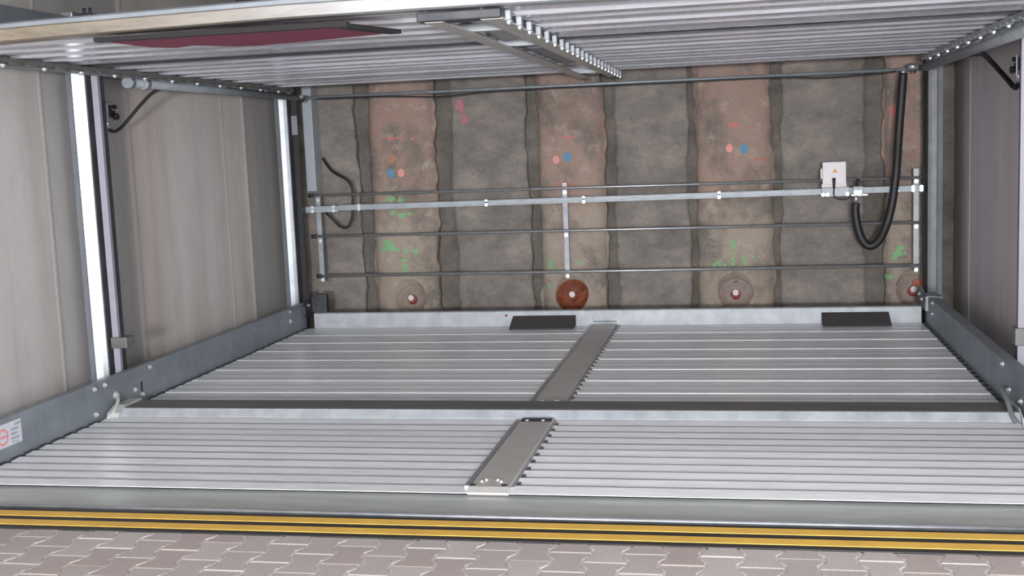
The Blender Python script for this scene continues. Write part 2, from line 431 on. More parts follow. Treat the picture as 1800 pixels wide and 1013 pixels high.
# anchor heads sitting in the drilled recesses
ANCH = [('grey-beige anchor head recessed in the pile at the left end of the rear wall', 'stone_dish'),
        ('dark rust-brown anchor head below the middle upright of the rear guard rail', 'rust'),
        ('pinkish grey anchor head in the pile right of the rusty one', 'pink_dish'),
        ('anchor head with red and orange cap in the right rear corner behind the rail post', 'pink_dish')]
for i, (lab, mk) in enumerate(ANCH):
    hx, hz = holes[i]; c = Vector((hx, pile_y(i, hx, hz), hz))
    dep = .118 if i != 1 else .10
    base = c+dirv*dep
    t = thing('ground_anchor', base, lab, 'anchor', 'ground anchors in the rear wall')
    mb = MB(); n = 40
    # dished bearing plate: rim, sloping wall, flat middle
    e1 = Vector((1, 0, 0)); e2 = e1.cross(dirv).normalized()
    prof = [(.147, -.055 if i == 1 else -.02), (.140, -.055 if i == 1 else -.022), (.128, .0), (.07, .008), (.0, .01)]
    rings = [[mb.bm.verts.new(base+dirv*d+(e1*math.cos(2*PI*k/n)+e2*math.sin(2*PI*k/n))*max(r, .0005)) for k in range(n)] for r, d in prof]
    for ra, rb in zip(rings, rings[1:]):
        for k in range(n):
            f = mb.bm.faces.new([ra[k], ra[(k+1) % n], rb[(k+1) % n], rb[k]]); f.smooth = True
    mb.bm.faces.new(rings[-1])
    ob = [mb.bm.verts.new(base+dirv*.014+(e1*math.cos(2*PI*k/n)+e2*math.sin(2*PI*k/n))*.147) for k in range(n)]
    for k in range(n): mb.bm.faces.new([rings[0][k], rings[0][(k+1) % n], ob[(k+1) % n], ob[k]])
    mb.bm.faces.new(ob)
    finish('bearing_plate', mb, M[mk], t)
    mb = MB(); mb.tube([base+dirv*.012, base-dirv*.03], .045, 6, smooth=False); o = finish('nut', mb, M['rust' if i == 1 else 'rustspot'], t); o['label'] = 'rust-red nut'
    mb = MB(); mb.tube([base-dirv*.028+e2*-.0, base-dirv*.075], .026, 16); o = finish('tendon_end', mb, M['white'], t); o['label'] = 'pale tendon end'
    if i == 3:
        mb = MB(); mb.tube([base-dirv*.02+Vector((.045, 0, .045)), base-dirv*.05+Vector((.045, 0, .045))], .05, 16); o = finish('cap', mb, M['red_dish'], t); o['label'] = 'red-orange cap'

# ------------------------------------------------------------------ hazard strip
mb = MB(); mb.mat(M['black']).box(-3.95, 1.62, 4.306, 4.555, -.12, .004)
for a, b in ((4.459, 4.525), (4.344, 4.409)): mb.mat(M['yellow']).box(-3.95, 1.62, a, b, .003, .0065, .001)
tag(finish('warning_strip', mb, None, origin=(0, 4.42, 0)), 'black floor strip with two yellow stripes along the edge of the paving', 'warning strip')

# ------------------------------------------------------------------ parking platforms
XL, XR, YF, YB = -3.82, 1.43, 4.93, 9.68
def deck_prof(y0, y1, zt, inv=False, p=.125, d=.007, t0=-.003, t1=.003):
    # ribbed sheets of three ribs each, their edges lapped over the neighbour; wide crowns, narrow valleys
    pts = []; y = y0; k = 0
    sg = -1 if inv else 1
    tilt = 0
    while y < y1-1e-6:
        if k % 3 == 0: tilt = random.uniform(t0, t1)
        if k % 3 == 0 and k: lap = .003 if y0 > 6 else .0
        else: lap = 0
        w = min(p, y1-y)
        if w < .06: pts.append((y1, zt)); break
        if inv:
            P_ = min(.29, y1-y); h = random.uniform(.010, .017)
            if P_ < .2: pts.append((y1, zt+.012)); break
            pts += [(y, zt+.013), (y+.010, zt+.013-h*.6), (y+.018, zt+.013-h), (y+.085, zt+.0135-h), (y+.098, zt+.013), (y+.155, zt+.013), (y+.163, zt+.013-h*.38), (y+.215, zt+.013-h*.36), (y+.225, zt+.013)]
            y += P_; k += 1; continue
        # re-entrant valley: its far wall leans under the next crown
        if k == 0: pts += [(y, zt)]
        else: pts += [(y+.001, zt-.03), (y+d*2.6, zt-.03), (y+d*2.0, zt)]
        if lap: pts += [(y+d*2.0+.001, zt+lap), (y+d*2+.012, zt+lap*.9)]
        pts += [(y+w*.72, zt+tilt), (y+w-.010, zt), (y+w-.002, zt-.002)]
        y += w; k += 1
    return pts
def beam_sec(x, sg, z0, z1, fl, th=.006):
    # channel section: web at x, flanges pointing outward (sg = -1 left, +1 right)
    o = lambda d: x+sg*d
    return [(o(0), z0), (o(0), z1), (o(fl), z1), (o(fl), z1-.02), (o(fl-th), z1-.02), (o(fl-th), z1-th), (o(th), z1-th), (o(th), z0+th), (o(fl*.8), z0+th), (o(fl*.8), z0)]

P1 = thing('parking_platform', (-1.2, 7.3, -.1), 'lower galvanized parking platform with ribbed deck level with the paving', 'parking platform', 'car lift platforms')
SP = (6.29, 6.62)   # the ridge between front and rear deck
for x0, x1, y0, y1 in ((XL+.022, -1.235, YF, 6.322), (-1.045, XR-.022, YF, 6.322), (XL+.022, -1.235, 6.625, 9.655), (-1.045, XR-.022, 6.625, 9.655)):
    mb = MB(); mb.sheet(deck_prof(y0, y1, 0., d=.0065 if y0 < 6 else .0022, t0=(.003 if x0 < -2 else .006) if y0 < 6 else .002, t1=(.006 if x0 < -2 else .010) if y0 < 6 else .005), 'x', x0, x1, groove=(M['deck'], M['valley_shade'])); finish('deck_panel', mb, None, P1)
mb = MB(); mb.mat(M['beam_light']).sheet([(6.318, -.014), (6.328, .006), (6.36, .046)], 'x', XL+.09, XR-.01, .003)
mb.mat(M['ridge']).sheet([(6.36, .046), (6.372, .05), (6.575, .05), (6.59, .044), (6.625, -.012)], 'x', XL+.09, XR-.01, .003)  # dark reflection on the flat top is painted into its colour
o = finish('ridge_cover', mb, None, P1); o['label'] = 'smooth dark-topped ridge across the deck'
mb = MB(); mb.prism([(6.27, -.02), (6.30, .03), (6.38, .062), (6.57, .062), (6.60, .03), (6.62, -.02)], 'x', XL+.012, XL+.09); o = finish('ridge_end', mb, M['sill'], P1)
mb = MB()
mb.prism([(6.27, -.02), (6.30, .03), (6.38, .062), (6.57, .062), (6.60, .03), (6.62, -.02)], 'x', XR-.01, XR-.002); finish('ridge_end', mb, M['sill'], P1)
def cover_strip(y0, y1, xa, xb, parent, bolts, hole_y=None):
    z = .018
    mb = MB(); mb.mat(M['plate']).prism([(xa, -.016), (xa, z-.006), (xa+.006, z), (xb-.006, z), (xb, z-.006), (xb, -.016)], 'y', y0, y1)
    for s_, m_ in ((xa, 'bright'), (xb, 'beam_light')):
        mb.mat(M[m_]); sg = 1 if s_ == xa else -1
        a_, b_ = sorted((s_-sg*(.026 if sg == 1 else .014), s_-sg*.001)); mb.box(a_, b_, y0+.02, y1-.02, .002, z-.003 if sg == 1 else z-.008)
    # toothed right edge where the cover laps the deck ribs
    mb.mat(M['ridge']); y = y0+.05
    while y < y1-.06:
        mb.box(xb+.016, xb+.034, y, y+.055, -.004, z-.008); y += .125
    o = finish('cover_strip', mb, None, parent)
    for bx, by, r in bolts:
        mb = MB(); mb.bolt((bx, by, z), (0, 0, 1), r, .003); finish('bolt', mb, M['bolt'], o)
    return o
cs = cover_strip(4.972, 6.275, -1.235, -1.045, P1, [(-1.19, 6.215, .014), (-1.10, 6.215, .014), (-1.175, 5.075, .009), (-1.12, 5.075, .009), (-1.19, 5.05, .008), (-1.10, 5.05, .008)])
for x in (-1.222, -1.075):
    mb = MB(); mb.tube([(x, 4.995, .0175), (x, 4.995, .0197)], .014, 16); o = finish('bolt_hole', mb, M['black'], cs); o['label'] = 'dark bolt hole'
mb = MB(); mb.prism([(4.935, -.01), (4.935, .001), (4.971, .0178), (4.971, -.01)], 'x', -1.235, -1.045); finish('end_wedge', mb, M['plate'], cs)
mb = MB(); mb.box(-1.225, -1.055, 6.19, 6.272, .0182, .021, .001); finish('end_plate', mb, M['darkmetal'], cs)
cs = cover_strip(6.64, 9.66, -1.245, -1.05, P1, [(-1.19, 6.72, .014), (-1.10, 6.72, .014)])
mb = MB(); mb.prism([(9.655, -.01), (9.655, .03), (9.672, .045), (9.672, .115), (9.668, .115), (9.668, -.01)], 'x', -1.245, -1.05); finish('end_plate', mb, M['beam_light'], cs)
# rear stop rail
mb = MB(); mb.prism([(9.66, -.03), (9.672, -.01), (9.678, .125), (9.686, .133), (9.73, .133), (9.73, .12), (9.69, .12), (9.69, -.03)], 'x', XL+.07, XR-.02)
mb.mat(M['beam_light']); finish('rear_rail', mb, M['beam_light'], P1)
mb = MB(); mb.bolt((-2.0, 9.676, .095), (0, -1, 0), .008, .003); 
o = finish('rust_spot', mb, M['rustspot'], P1); o['label'] = 'small rusty spot'
# entry sill: smooth sloping plate with a rolled bright edge
mb = MB(); mb.mat(M['sill']).sheet([(4.615, -.05), (4.618, -.028), (4.63, -.012), (4.66, -.012), (4.80, -.017), (4.96, -.017)], 'x', XL+.0, XR-.0, .004)
mb.mat(M['bright']).tube([(XL, 4.632, -.012), (XR, 4.632, -.012)], .012, 12)
finish('entry_sill', mb, None, P1)
def side_beam(x, sg, z0, z1, y0, y1, fl, parent, m='beam'):
    mb = MB(); mb.prism(beam_sec(x, sg, z0, z1, fl), 'y', y0, y1); return finish('side_beam', mb, M[m], parent)
bl = side_beam(XL-.012, -1, -.06, .227, 4.64, 9.70, .04, P1)
br = side_beam(XR+.012, 1, -.06, .227, 4.64, 9.70, .075, P1)
def bolts_on(o, x, sg, lst, r=.012):
    for y, z in lst:
        mb = MB(); mb.bolt((x, y, z), (sg, 0, 0), r, .009); finish('bolt', mb, M['bolt'], o)
bolts_on(bl, XL-.012, 1, [(6.217, .193), (6.332, .196), (6.686, .09), (6.773, .04), (6.887, .198), (6.211, .04), (9.32, .198), (9.32, .116)])
bolts_on(br, XR+.012, -1, [(9.32, .205), (9.32, .12), (6.867, .205), (6.693, .095), (6.761, .048), (6.42, .091), (6.2, .2)])
mb = MB(); mb.box(XL-.013, XL-.009, 6.755, 6.775, .06, .125); o = finish('slot', mb, M['black'], bl); o['label'] = 'dark vertical slot'
# serrated lower edge strip where the deck ribs end at the beam
for o, x, sg in ((bl, XL-.010, 1), (br, XR+.010, -1)):
    a, b = sorted((x, x+sg*.03))
    for y, ye in ((4.95, 6.2), (6.66, 9.6)):
        mb = MB(); mb.box(a, b, y, ye, -.045, -.028)
        while y < ye-.06:
            mb.prism([(y+.02, -.03), (y+.036, .004), (y+.11, .004), (y+.125, -.03)], 'x', a, b)
            y += .125
        finish('rib_end_strip', mb, M['darkmetal'], o)
# label stuck on the left beam: white card with red ring sign and grey print
xs = XL-.0115
mb = MB(); mb.mat(M['sticker']).box(xs, xs+.003, 5.12, 5.478, .072, .198, .001)
o = finish('warning_label', mb, None, bl); o['label'] = 'white label with red ring sign and grey print'
mb = MB()
def ring_yz(mb, x, cy, cz, r0, r1, n=32):
    a = [mb.bm.verts.new((x, cy+r0*math.cos(2*PI*k/n), cz+r0*math.sin(2*PI*k/n))) for k in range(n)]
    b = [mb.bm.verts.new((x, cy+r1*math.cos(2*PI*k/n), cz+r1*math.sin(2*PI*k/n))) for k in range(n)]
    for k in range(n):
        f = mb.bm.faces.new([a[k], a[(k+1) % n], b[(k+1) % n], b[k]]); f.material_index = mb.mi
mb.mat(M['stickerred']); ring_yz(mb, xs+.0042, 5.315, .13, .034, .045)
mb.box(xs+.003, xs+.0046, 5.28, 5.35, .126, .135)
finish('ring_sign', mb, None, o)
mb = MB()
for k in range(3): mb.box(xs+.003, xs+.0042, 5.385, 5.45-.012*(k % 2), .10+.024*k, .112+.024*k)
for cy, cz in ((5.40, .088), (5.43, .083)): mb.box(xs+.003, xs+.0044, cy-.007, cy+.007, cz-.006, cz+.006)
mb.box(xs+.003, xs+.0042, 5.42, 5.47, .172, .184)
finish('print', mb, M['stickergrey'], o)
# corner blocks and latch straps
mb = MB(); mb.prism([(9.68, .10), (9.60, .125), (9.60, .205), (9.70, .26), (9.72, .295), (9.80, .295), (9.80, .10)], 'x', XL-.008, XL+.02)
mb.box(XL+.07, XL+.17, 9.735, 9.79, .13, .295, .004); mb.box(XL-.008, XL+.17, 9.78, 9.80, .13, .27)
o = finish('corner_block', mb, M['darkmetal'], P1)
for p, d in (((XL+.022, 9.68, .205), (1, 0, 0)),):
    mb = MB(); mb.bolt(p, d, .012, .009); finish('bolt', mb, M['bolt'], o)
mb = MB(); mb.prism([(9.55, .11), (9.55, .235), (9.70, .235), (9.90, .27), (9.98, .25), (9.98, .12)], 'x', XR-.006, XR+.012)
mb.prism([(XR-.006, .235), (XR+.115, .228), (XR+.115, .222), (XR-.006, .229)], 'y', 9.5, 9.72)
o = finish('corner_block', mb, M['beam'], P1)
for y, z in ((9.865, .206), (9.744, .179)):
    mb = MB(); mb.bolt((XR-.006, y, z), (-1, 0, 0), .012, .009); finish('bolt', mb, M['bolt'], o)
mb = MB(); mb.tube(smooth_path([(XL-.002, 6.44, .105), (XL+.03, 6.40, .085), (XL+.045, 6.33, .045), (XL+.03, 6.27, .0)]), .012, 8)
mb.bolt((XL-.008, 6.44, .107), (1, 0, 0), .018, .014); o = finish('latch_strap', mb, M['sill'], P1)
mb = MB(); mb.tube(smooth_path([(XR-.002, 6.72, .10), (XR-.04, 6.62, .11), (XR-.05, 6.45, .085), (XR-.05, 6.33, .03), (XR-.03, 6.28, 0)]), .014, 8)
o = finish('latch_strap', mb, M['beam'], P1)
# legs under the lower platform (it rests on the pit floor)
for x in (-3.6, 1.2):
    for y in (5.0, 9.4):
        mb = MB(); mb.box(x-.05, x+.05, y-.05, y+.05, PIT, -.024); finish('support_foot', mb, M['darkmetal'], P1)
for x in (-3.6, 1.2):
    mb = MB(); mb.box(x-.04, x+.04, 4.66, 9.65, -.11, -.03); finish('bearer', mb, M['darkmetal'], P1)

# wheel stops leaning on the rear rail
for x0, x1, lab in ((-1.935, -1.395, 'dark rubber wheel stop against the rear rail beside the centre cover strip'), (.63, 1.155, 'dark rubber wheel stop against the rear rail near the right side beam')):
    mb = MB()
    mb.prism([(9.44, .004), (9.44, .014), (9.645, .092), (9.66, .092), (9.668, .085), (9.668, .012), (9.655, .004)], 'x', x0, x1)
    o = finish('wheel_stop', mb, M['pad'], origin=((x0+x1)/2, 9.55, .004)); tag(o, lab, 'wheel stop', 'wheel stops on the lower platform')

# upper platform -------------------------------------------------------------
ZU = 2.116
P2 = thing('parking_platform', (-1.2, 7.3, ZU), 'upper galvanized parking platform seen from below with ribbed underside and centre rails', 'parking platform', 'car lift platforms')
for x0, x1, y0, y1, t0, t1 in ((XL, -1.19, 4.79, 6.27, .0, .003), (-.98, XR, 4.79, 6.27, .003, .010), (XL, -1.19, 6.42, 9.69, .0, .003), (-.98, XR, 6.42, 9.69, .002, .007)):
    mb = MB(); mb.sheet([(y, z) for y, z in deck_prof(y0, y1, ZU, True)], 'x', x0, x1, -.003); finish('deck_panel', mb, M['deck_under'], P2)
mb = MB(); mb.sheet([(6.262, ZU-.003), (6.275, ZU+.028), (6.415, ZU+.028), (6.426, ZU-.004), (6.44, ZU-.004)], 'x', XL, XR, -.004)
mb.box(XL, -1.3, 6.30, 6.36, ZU+.002, ZU+.026); mb.box(-.55, .55, 6.33, 6.40, ZU+.002, ZU+.026)
o = finish('cross_channel', mb, M['darkmetal'], P2); o['label'] = 'dark channel across the underside'
mb = MB()
fb = [(4.70, .006), (4.70, .054), (4.706, .06), (4.78, .06), (4.80, .04), (4.80, .0), (4.715, .0)]
xs_ = [XL-.03, -3.0, -1.9, -1.0, .2, XR+.03]; zs_ = [2.078, 2.099, 2.117, 2.118, 2.106, 2.096]      # the beam bows up slightly in the middle
rows = [[mb.bm.verts.new((x, y, z+q)) for y, q in fb] for x, z in zip(xs_, zs_)]
mb.mat(M['lip']); n = len(fb)
for ra, rb in zip(rows, rows[1:]): mb._faces(ra+rb, [(i, (i+1) % n, n+(i+1) % n, n+i) for i in range(n)])
mb._faces(rows[0]+rows[-1], [tuple(range(n-1, -1, -1)), tuple(range(n, 2*n))])
finish('front_beam', mb, None, P2)
mb = MB(); fb2 = [(4.712, .0605), (4.712, .078), (4.72, .086), (4.90, .086), (4.90, .08), (4.725, .08), (4.725, .0605)]
rows = [[mb.bm.verts.new((x, y, z+q)) for y, q in fb2] for x, z in zip(xs_, zs_)]
for ra, rb in zip(rows, rows[1:]): mb._faces(ra+rb, [(i, (i+1) % n, n+(i+1) % n, n+i) for i in range(n)])
mb._faces(rows[0]+rows[-1], [tuple(range(n-1, -1, -1)), tuple(range(n, 2*n))])
finish('beam_top_flange', mb, M['beam'], P2)
mb = MB(); mb.box(XL, XR, 4.74, 9.68, ZU+.04, ZU+.06); finish('top_deck', mb, M['deck'], P2)
ul = side_beam(XL-.012, -1, 2.075, 2.40, 4.80, 9.70, .05, P2)
ur = side_beam(XR+.012, 1, 2.06, 2.40, 4.80, 9.70, .05, P2)
# perforated toothed row along the foot of each side beam
for o, x, sg in ((ul, XL-.008, 1), (ur, XR+.008, -1)):
    mb = MB(); y = 4.9
    a, b = sorted((x, x+sg*.045)); mb.box(a, b, 4.86, 9.62, 2.092, 2.112)
    while y < 9.55:
        mb.prism([(y+.01, 2.093), (y+.03, 2.081), (y+.075, 2.081), (y+.09, 2.093)], 'x', a, b); y += .145
    finish('rib_end_strip', mb, M['ridge' if sg == 1 else 'beam_light'], o)
    k = 0; y = 5.2
    while y < 9.6:
        mb = MB(); mb.bolt((x+sg*.022, y, 2.079 if sg == 1 else 2.078), (0, 0, -1), .013, .008); finish('bolt', mb, M['bolt'], o); y += .375
mb = MB(); mb.tube([(XL-.03, 6.93, 2.047), (XL-.03, 9.84, 2.047)], .028, 16)
for y in (6.92, 7.12): mb.tube([(XL-.03, y, 2.047), (XL-.03, y+.05, 2.047)], .036, 16)
for y in (7.35, 8.3, 9.1, 9.6): mb.box(XL-.05, XL-.01, y, y+.05, 2.05, 2.085)
o = finish('lifting_tube', mb, M['shaft'], P2)
mb = MB(); mb.tube([(XR+.035, 5.2, 2.035), (XR+.035, 9.84, 2.035)], .033, 16)
for y in (7.35, 8.3, 9.1, 9.6): mb.box(XR+.015, XR+.055, y, y+.05, 2.04, 2.068)
o = finish('lifting_tube', mb, M['beam_light'], P2)
# centre rails, cross pieces and end cap
for xa, xb, nb in ((-1.285, -1.205, False), (-1.045, -.955, True)):
    mb = MB(); mb.prism([(xa, 2.07), (xb, 2.07), (xb, 2.078), (xa+.01, 2.078), (xa+.01, 2.115), (xa, 2.115)], 'y', 4.78, 9.62)
    o = finish('centre_rail', mb, M['plate'], P2)
    if nb:
        y = 4.86
        while y < 9.55:
            mb = MB(); mb.mat(M['beam_light']).box(xb-.004, xb+.020, y, y+.04, 2.072, 2.112, .004); mb.mat(M['bright']).bolt((xb+.009, y+.022, 2.07), (0, 0, -1), .012, .009); finish('bolt', mb, None, o); y += .25 if y < 6.2 else .21
mb = MB(); mb.box(-1.205, -.955, 4.80, 9.62, 2.118, 2.124); o = finish('centre_plate', mb, M['deck_under'], P2)
for y in (5.35, 6.25, 9.05):
    mb = MB(); mb.box(-1.274, -1.036, y, y+.06, 2.081, 2.117); finish('crossbar', mb, M['beam_light'], P2)
for y0, y1, dz in ((5.42, 5.95, .012), (9.15, 9.4, .012)):
    mb = MB(); mb.prism([(y0, 2.10), (y1, 2.088), (y1, 2.094), (y0, 2.106)], 'x', -1.2, -1.035); finish('tilted_plate', mb, M['bright'], P2)
for y0, y1 in ((6.7, 8.1),):
    mb = MB(); mb.box(-1.2, -1.035, y0, y1, 2.10, 2.112); finish('dark_plate', mb, M['beam'], P2)
mb = MB(); mb.box(-1.31, -.955, 4.74, 4.86, 2.072, 2.110, .006); finish('end_cap', mb, M['darkmetal'], P2)

# maroon sheet lying under the front edge
out = [(-2.73, 4.71), (-2.70, 5.10), (-2.62, 5.19), (-2.50, 5.13), (-2.36, 5.30), (-2.26, 5.32), (-2.0, 5.26), (-1.60, 5.14), (-1.53, 5.08), (-1.62, 4.71)]
t = thing('sheet', (-2.1, 5.0, 2.10), 'maroon sheet with black edging under the front left of upper platform', 'sheet')
mb = MB(); mb.prism(out, 'z', 2.072, 2.080); finish('panel', mb, M['maroon'], t)
mb = MB(); mb.box(-2.76, -1.60, 4.705, 4.745, 2.07, 2.09); mb.prism([(-1.66, 4.72), (-1.56, 5.05), (-1.53, 5.11), (-1.48, 5.10), (-1.60, 4.72)], 'z', 2.066, 2.084); o = finish('edging', mb, M['edging'], t); o['label'] = 'black edging'

# ------------------------------------------------------------------ guide posts
def guide_post(x, y, sg, h, lab, strip=True, head=False, scale=1., bracket=None, patch=None, bw=.19):
    # sg = +1: post by the left wall, its bright chamfered face towards the bay
    t = thing('guide_post', (x, y, PIT), lab, 'post', 'guide posts of the car lift')
    X = lambda d: x+sg*d*scale
    Y = lambda d: y+d*scale
    mb = MB()
    mb.mat(M['beam']).prism([(X(-.072), Y(-.012)), (X(-.031), Y(-.026)), (X(-.031), Y(-.01)), (X(-.05), Y(.12)), (X(-.072), Y(.12))], 'z', PIT, h)
    mb.mat(M['bright' if (strip and sg > 0) or (not strip and sg < 0) else 'post']).prism([(X(-.03), Y(-.025)), (X(-.018), Y(-.034)), (X(.02), Y(-.012)), (X(.045), Y(.006)), (X(.048), Y(.018)), (X(.04), Y(.016)), (X(-.03), Y(-.012))], 'z', PIT, h)
    mb.mat(M['darkmetal']).prism([(X(.04), Y(.016)), (X(.048), Y(.018)), (X(.075), Y(.10)), (X(.075), Y(.12)), (X(-.04), Y(.12)), (X(-.04), Y(.112)), (X(.06), Y(.105))], 'z', PIT, h)
    finish('profile', mb, None, t)
    if not strip and sg > 0:
        mb = MB(); mb.box(X(.052), X(.122), Y(.075), Y(.09), PIT, h-.02); finish('dark_groove', mb, M['black'], t)
    if strip:
        mb = MB(); mb.prism([(X(.083), Y(.02)), (X(.121), Y(.027)), (X(.121), Y(.055)), (X(.085), Y(.055))], 'z', PIT, h-.02); finish('guide_strip', mb, M['chan'], t)
        mb = MB(); mb.box(min(X(.06), X(.11)), max(X(.06), X(.11)), Y(.092), Y(.118), PIT+.3, h-.1); finish('web', mb, M['darkmetal'], t)
    if bracket:
        for z, w in bracket:
            mb = MB(); mb.box(min(X(.08), X(bw)), max(X(.08), X(bw)), Y(.0), Y(.10), z-w, z+w, .004); finish('bracket', mb, M['ridge'], t)
    if patch:
        mb = MB(); z0, z1 = patch; 
        mb.prism([(X(.052), Y(.066)), (X(.122), Y(.066)), (X(.122), Y(.074)), (X(.052), Y(.074))], 'z', z0, z1); finish('label_plate', mb, M['chan'], t)
    if head:
        mb = MB(); mb.box(min(X(-.04), X(.04)), max(X(-.04), X(.04)), Y(-.06), Y(.06), h+.0, h+.06, .008); finish('head_block', mb, M['bright'], t)
        mb = MB(); mb.box(min(X(.04), X(.14)), max(X(.04), X(.14)), Y(-.02), Y(.06), h-.02, h+.05, .006)
        for d in (.075, .115): mb.tube([(X(d), Y(.02), h+.04), (X(d), Y(.02), h+.085)], .010, 8)
        finish('chain_anchor', mb, M['darkmetal'], t)
    return t
guide_post(-4.035, 6.65, 1, 2.41, 'bright galvanized guide post by the left wall nearer the paving', head=True, bracket=[(.40, .035)])
guide_post(-4.02, 9.90, 1, 2.41, 'slim galvanized guide post with dark groove in the left rear corner', strip=False, scale=.92, patch=(1.72, 1.89))
guide_post(1.535, 9.90, -1, 2.41, 'pale galvanized guide post in the right rear corner', strip=False, scale=.92)
guide_post(1.665, 6.95, -1, 2.41, 'guide post with small bracket cut off by the right picture edge', bracket=[(.345, .05)], bw=.14)
# pale hole pattern of the rear right post
# ------------------------------------------------------------------ rear guard rail
YR = 10.05
G = thing('guard_rail', (-1.2, YR, 0), 'rear guard rail of three thin bars on three uprights before the pile wall', 'guard rail')
for (xa, xb, z0, z1) in ((-3.862, 1.49, 1.166, 1.149), (-3.858, 1.49, .791, .778), (-3.827, 1.535, .424, .420)):
    mb = MB(); mb.tube([(xa, YR, z0), (xb, YR, z1)], .0125, 12); o = finish('rail', mb, M['rod'], G)
    for x, z in ((xa, z0), (xb, z1)):
        mb = MB(); mb.tube([(x-.012, YR, z), (x+.03 if x < 0 else x+.012, YR, z)], .019, 10); finish('end_cap', mb, M['black'], o)
for x, z0, z1, m in ((-3.795, .37, 1.17, 'shaft'), (-1.513, .40, 1.205, 'beam_light'), (1.423, .40, 1.225, 'beam_light')):
    mb = MB(); mb.box(x-.022, x+.022, YR+.014, YR+.036, z0, z1, .002); o = finish('upright', mb, M[m], G)
    for z in (1.16, .785, .422):
        mb = MB(); mb.bolt((x, YR+.014, z-.04), (0, -1, 0), .011, .008); finish('bolt', mb, M['bolt'], o)

# synchronising tube across the back
YT = 9.95
S = thing('cross_tube', (-1.2, YT, 1.06), 'galvanized square tube running across the rear bay with clamps and collars', 'tube')
mb = MB(); 
za, zb = 1.052, 1.066
def bar(mb, xa, xb, dz0, dz1, y0, y1, bev=.003):
    f = lambda x: za+(zb-za)*(x+3.54)/(5.05)
    v = [(xa, y0, f(xa)+dz0), (xa, y1, f(xa)+dz0), (xa, y1, f(xa)+dz1), (xa, y0, f(xa)+dz1)]
    w = [(xb, y0, f(xb)+dz0), (xb, y1, f(xb)+dz0), (xb, y1, f(xb)+dz1), (xb, y0, f(xb)+dz1)]
    vs = [mb.bm.verts.new(p) for p in v+w]
    mb._faces(vs, [(0, 1, 2, 3), (7, 6, 5, 4), (0, 4, 5, 1), (1, 5, 6, 2), (2, 6, 7, 3), (3, 7, 4, 0)])
bar(mb, -3.55, 1.462, -.024, .024, YT-.02, YT+.02); finish('tube', mb, M['shaft'], S)
mb = MB(); bar(mb, -3.0, .64, .0, .012, YT-.028, YT-.02); finish('tube_lip', mb, M['beam_light'], S)
for x in (-3.36, -2.19, -.18, -1.33):
    mb = MB(); bar(mb, x-.012, x+.012, -.03, .03, YT-.028, YT+.026); finish('collar', mb, M['bolt'], S)
mb = MB(); bar(mb, -3.86, -3.55, -.034, .020, YT-.03, YT+.03); finish('sleeve', mb, M['shaft'], S)
mb = MB(); bar(mb, -3.915, -3.84, -.03, .016, YT-.012, YT+.03); mb.tube([(-3.885, YT-.03, 1.045), (-3.885, YT+.03, 1.045)], .022, 12); finish('end_bracket', mb, M['darkmetal'], S)
for x in (-3.80, -3.60):
    for z in (-.022, .012):
        mb = MB(); mb.bolt((x, YT-.03, za+z-.002), (0, -1, 0), .011, .009); finish('bolt', mb, M['bolt'], S)
for x in (1.255, 1.38, 1.445):
    for z in (-.013, .013):
        mb = MB(); mb.bolt((x, YT-.02, zb+z), (0, -1, 0), .010, .009); finish('bolt', mb, M['bolt'], S)

# junction box
t = thing('mounted_junction_box', (.757, 9.94, 1.02), 'pale grey junction box with small warning triangle on the rear tube', 'electrical box')
mb = MB(); mb.box(.663, .852, 9.90, 9.99, 1.12, 1.307, .008); finish('lid', mb, M['white'], t)
mb = MB(); mb.box(.648, .664, 9.92, 9.98, 1.17, 1.255, .003); finish('hinge', mb, M['sticker'], t)
mb = MB(); mb.box(.655, .855, 9.905, 9.928, 1.098, 1.127, .004); o = finish('terminal_cover', mb, M['white'], t)
mb = MB(); mb.box(.655, .875, 9.89, 9.929, 1.022, 1.098, .005); finish('base_plate', mb, M['beam_light'], t)
mb = MB(); mb.prism([(.742, 1.218), (.782, 1.218), (.762, 1.254)], 'y', 9.897, 9.9005); o = finish('warning_triangle', mb, M['orange'], t); o['label'] = 'orange warning triangle sticker'
mb = MB(); mb.tube([(.752, 9.885, 1.175), (.752, 9.885, 1.09)], [.014, .009], 10); finish('cable_gland', mb, M['black'], t)
mb = MB(); mb.tube(smooth_path([(.752, 9.885, 1.09), (.752, 9.875, 1.03), (.79, 9.87, 1.0), (.85, 9.87, 1.0), (.882, 9.875, 1.02)]), .006, 8); finish('lead', mb, M['black'], t)
for x in (.665, .70, .86):
    mb = MB(); mb.bolt((x, 9.89, 1.04), (0, -1, 0), .010, .008); finish('bolt', mb, M['bolt'], t)

# hydraulic valve and hose
t = thing('hydraulic_valve', (.94, 9.9, 1.0), 'small metal hydraulic valve with black knob above the hose loop', 'valve')
mb = MB(); mb.box(.905, .985, 9.885, 9.927, 1.03, 1.10, .005); finish('valve_body', mb, M['beam_light'], t)
mb = MB(); mb.box(.89, 1.02, 9.89, 9.927, 1.022, 1.036, .002); finish('mounting_plate', mb, M['bolt'], t)
for x in (.925, .955):
    mb = MB(); mb.bolt((x, 9.885, 1.052), (0, -1, 0), .012, .012); finish('bolt', mb, M['bright'], t)
mb = MB(); mb.box(.945, .99, 9.875, 9.925, 1.10, 1.135, .008); mb.tube([(.945, 9.9, 1.10), (.945, 9.9, 1.16)], .012, 10); finish('knob', mb, M['black'], t)
mb = MB(); mb.tube([(.928, 9.9, 1.028), (.928, 9.9, .965)], .016, 12); finish('fitting', mb, M['bolt'], t)
t = thing('hanging_hose', (1.04, 9.9, .6), 'thick black hydraulic hose hanging in a loop in the right rear bay', 'hose')
